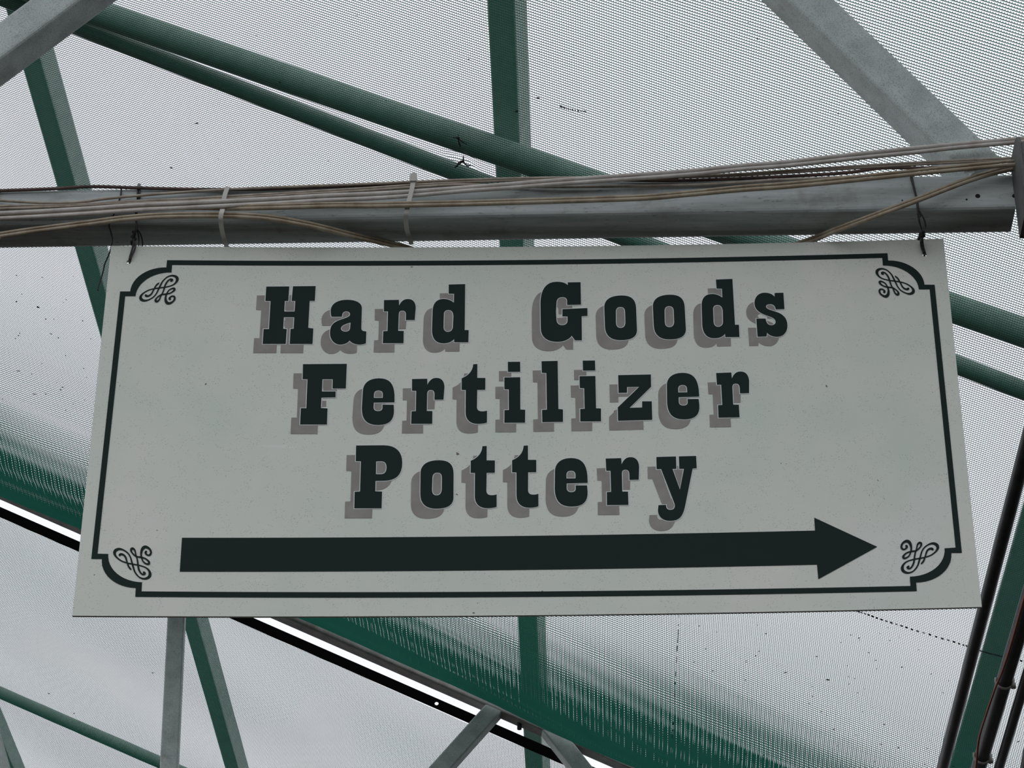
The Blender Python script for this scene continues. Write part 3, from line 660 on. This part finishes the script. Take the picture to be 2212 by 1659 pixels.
REF = {'r': (826.9, 742), 'd': (1011.8, 740.1), 'o': (1340.6, 735.5), 'e': (816.9, 918.8), 't': (1006.1, 843.0), 'i': (1089.4, 913.8)}
TEXT = [('H', 0), ('a', 0), ('r', 0), ('d', 0), ('G', 0), ('o', 0), ('o', (1446.4, 733.8)), ('d', (1597.3, 728.5)), ('s', 0),
        ('F', 0), ('e', 0), ('r', (888.1, 916.2)), ('t', 0), ('i', 0), ('l', 0), ('i', (1253.5, 911.1)), ('z', 0), ('e', (1478.8, 906.7)), ('r', (1552, 902.9)),
        ('P', 0), ('o', (941.8, 1099.4)), ('t', (1025.9, 1022.2)), ('t', (1115.5, 1021.1)), ('e', (1235.9, 1095)), ('r', (1311, 1091.7)), ('y', 0)]
SHV = sxz(1100 - 19.4, 840 + 20.0) - sxz(1100, 840)
def outline(loops, w, off, parent):
    vs, fs = [], []
    for lp in loops:
        k = len(vs); n_ = len(lp)
        for i in range(n_):
            p0, p1, p2 = lp[i - 1], lp[i], lp[(i + 1) % n_]; d1 = (p1 - p0).normalized(); d2 = (p2 - p1).normalized()
            n1 = Vector((-d1.y, d1.x)); n2 = Vector((-d2.y, d2.x)); mm = (n1 + n2); mm = mm.normalized() if mm.length > 1e-6 else n1
            s_ = w / max(0.5, mm.dot(n1))
            vs += [sp(p1 - mm * s_, off), sp(p1 + mm * s_, off)]
        for i in range(n_):
            j = (i + 1) % n_; fs.append((k + 2 * i, k + 2 * j, k + 2 * j + 1, k + 2 * i + 1))
    return link('letter_edge', vs, fs, EDGEW, parent)
for ch, at in TEXT:
    sh = Vector((0, 0)) if at == 0 else sxz(*at) - sxz(*REF[ch])
    lp = [[p + sh for p in l_] for l_ in G[ch]]
    s_ob = sheet([[p + SHV for p in l_] for l_ in lp], 0.0004, 'letter_shadow', INK_S, sign); s_ob['label'] = 'grey brown drop shadow of the letter ' + ch
    l_ob = sheet(lp, 0.0008, 'letter', INK, sign); l_ob['label'] = 'dark green slab letter ' + ch
    outline(lp, 0.0010, 0.0006, l_ob)

# ------------------------------------------------------------------ wires that hold the sign
def wirepts(seq): return [on_beam(x, y, d) for x, y, d in seq]
def hang(parts, lab, org):
    t = empty('hanging_wire', org); tag(t, lab, 'wire', 'wires holding the sign')
    for nm, seq, r_ in parts: MB().tube(smooth_pts(wirepts(seq), 5), r_, 6).build(nm, WIRE, t, True)
    return t
def dsg(px, py): return b_front - on_sign(px, py).dot(BN)
DL, DR = dsg(279, 566), dsg(1997, 550)
h1 = hang([('strand', [(280, 572, DL - .012), (279.5, 565, DL - .003), (279.5, 561, DL + .0035), (281, 553, DL + .004), (285, 540, DL + .004), (288, 528, DL + .005), (290, 515, -.004), (293, 500, .002), (294, 488, .006), (295, 476, .004), (296, 455, .003), (297, 430, .003), (297.5, 412, .003), (298, 404, -.01), (299, 398, -.05)], .0014),
           ('strand', [(280, 571, DL - .012), (281, 565, DL - .002), (282, 560, DL + .003), (286, 550, DL + .004), (291, 538, DL + .004), (292, 528, DL + .005), (287, 515, -.003), (290, 502, .004), (296, 492, .006), (294, 476, .005), (294, 452, .004), (301, 430, .003), (301.5, 412, .003), (302, 404, -.01), (303, 398, -.05)], .0014),
           ('knot', [(288, 532, -.014), (284, 522, -.008), (293, 516, -.006), (284, 511, -.004), (292, 506, -.001), (287, 501, .002), (294, 497, .003)], .0022),
           ('tail', [(296, 494, .004), (303, 505, -.004), (307, 518, -.012), (308, 530, -.02), (306, 540, -.04)], .0011),
           ('tail', [(294, 494, .004), (298, 505, -.004), (300, 520, -.014), (299, 536, -.035)], .0011)],
          'black twisted wire with knot at the upper left hole of the sign', on_beam(290, 510, 0))
h2 = hang([('strand', [(1997, 556, DR - .012), (1996, 549, DR - .002), (1995, 545, DR + .0035), (1991, 536, DR + .004), (1989, 522, DR + .006), (1991, 508, -.010), (1990, 495, -.004), (1986, 480, .002), (1984, 465, .006), (1982, 448, .004), (1980, 430, .004), (1975, 410, .004), (1969, 388, .004), (1967, 380, -.004), (1966, 372, -.05)], .0015),
           ('strand', [(1997, 556, DR - .012), (1998, 549, DR - .002), (1998, 545, DR + .0035), (1995, 534, DR + .004), (1993, 520, DR + .006), (1994, 506, -.010), (1999, 492, -.004), (1997, 476, .002), (1990, 462, .006), (1984, 452, .005), (1981, 430, .005), (1976, 410, .005), (1971, 388, .004), (1969, 380, -.004), (1968, 372, -.05)], .0013),
           ('knot', [(1987, 506, -.011), (1997, 501, -.01), (1988, 511, -.014), (1996, 510, -.013), (1990, 500, -.008), (1986, 512, -.016), (1984, 518, -.02)], .0022),
           ('knot', [(1983, 470, .005), (1988, 464, .006), (1983, 462, .007), (1987, 470, .005)], .0019)],
          'black twisted wire with knot at the upper right hole of the sign', on_beam(1990, 500, 0))
lw = MB().tube(smooth_pts(wirepts([(262, 410, .003), (261, 425, .003), (258, 426, .003)]) if False else wirepts([(262, 409, .002), (261, 420, .003), (259, 428, .003), (250, 455, .004), (236, 484, .002), (239, 500, -.012), (242, 515, -.026), (241, 530, -.042), (236, 548, -.05), (231, 560, -.052), (226, 572, -.05), (222, 590, -.05), (216, 610, -.05), (211, 628, -.05)]), 5), .0012, 6).build('loose_wire', WIRE, smooth=True)
tag(lw, 'loose black wire end dangling beside the upper left corner of the sign', 'wire')

# ------------------------------------------------------------------ ties, seams and crumbs on the cloth
def tiewire(px, py, seed, lab):
    rnd = random.Random(seed); c = on_cloth(px, py, -.004); mb = MB()
    for k in range(4):
        a = rnd.uniform(0, 6.28); P = [c]
        for j in range(3): P.append(P[-1] + E1 * math.cos(a) * .0065 + E2 * math.sin(a) * .0065 - UP * rnd.uniform(.0, .006)); a += rnd.uniform(-1, 1)
        mb.tube(smooth_pts(P, 3), .0016, 5)
    mb.tube([c + UP * .012, c - UP * .004], .0016, 5)
    return tag(mb.build('tie_wire', WIRE, smooth=True), lab, 'wire')
tiewire(990, 296, 3, 'small black tie wire pinching the cloth on the upper roof pipe')
tiewire(1001, 344, 5, 'small black tie wire pinching the cloth on the lower roof pipe')
tiewire(950, 1479, 8, 'small black tie wire on the gathered cloth edge over the sky gap')
def seam(pts, n_, w, ln, lab, prob=1.0):
    P = smooth_pts([Vector((x, y, 0)) for x, y in pts], 12); L = len(P) - 1; mb = MB(); rnd = random.Random(1)
    for k in range(n_):
        if rnd.random() > prob: continue
        t = (k + .5) / n_ * L; i = int(t); q = P[i].lerp(P[min(i + 1, L)], t - i); c = on_cloth(q.x, q.y, -.003)
        q2 = P[min(i + 1, L)] - P[i]; c2 = on_cloth(q.x + q2.x * .01, q.y + q2.y * .01, -.003); d = (c2 - c).normalized(); s_ = d.cross(UP).normalized()
        mb.box(c, d * ln / 2 * rnd.uniform(.7, 1.2), s_ * w * rnd.uniform(.6, 1.3), UP * .001)
    o = mb.build('stitched_seam', mat('dark_thread', (0.012, 0.02, 0.018), .9), cl1); return tag(o, lab, kind='stuff')
seam([(1830, 1311), (1860, 1321), (1960, 1354), (2085, 1392), (2119, 1404), (2170, 1417), (2240, 1432)], 62, .0024, .006, 'dark stitched seam running to the right pipe below the sign')
seam([(1468, 1300), (1465, 1360), (1461, 1430), (1457, 1500), (1452, 1590)], 46, 0.0009, .010, 'faint vertical seam in the cloth under the sign arrow', .5)
seam([(1210, 227), (1232, 234), (1266, 239)], 13, .0026, .0022, 'short dark mend in the cloth right of the upper middle rail')
cm = MB(); rnd = random.Random(11)
spots = [(425, 265, 6), (370, 361, 5), (604, 176, 5), (1013, 126, 3), (866, 108, 3), (1162, 210, 7), (1116, 239, 7), (1636, 82, 4), (82, 662, 5), (36, 650, 4), (110, 720, 4), (1787, 1467, 7), (1697, 1451, 5), (1632, 1415, 4), (1640, 1405, 3), (1903, 1606, 5), (1940, 1614, 4), (2200, 1600, 5), (330, 1452, 4), (105, 1497, 4), (160, 1540, 4), (40, 800, 5), (75, 850, 5), (135, 835, 3)]
for _ in range(70): spots.append((rnd.uniform(1490, 2060), rnd.uniform(1345, 1655), rnd.uniform(1.6, 3.6)))
for _ in range(26): spots.append((rnd.uniform(0, 200), rnd.uniform(590, 900), rnd.uniform(1.6, 3.2)))
for _ in range(40): spots.append((rnd.uniform(0, 2212), rnd.uniform(0, 380), rnd.uniform(1.2, 2.2)))
for x, y, s_ in spots:
    c = on_cloth(x, y, -.002); k = s_ / 5750 * (c - CAM).length * .75; a = rnd.uniform(0, 3.14); d = E1 * math.cos(a) + E2 * math.sin(a); e = d.cross(UP)
    cm.add([c + d * k * 1.3, c + e * k * .7, c - d * k, c - e * k * .6, c - UP * .002], [(0, 1, 4), (1, 2, 4), (2, 3, 4), (3, 0, 4), (3, 2, 1, 0)])
tag(cm.build('leaf_crumbs', CRUMB), 'dark dry leaf crumbs scattered over the shade cloth', 'crumbs', kind='stuff')
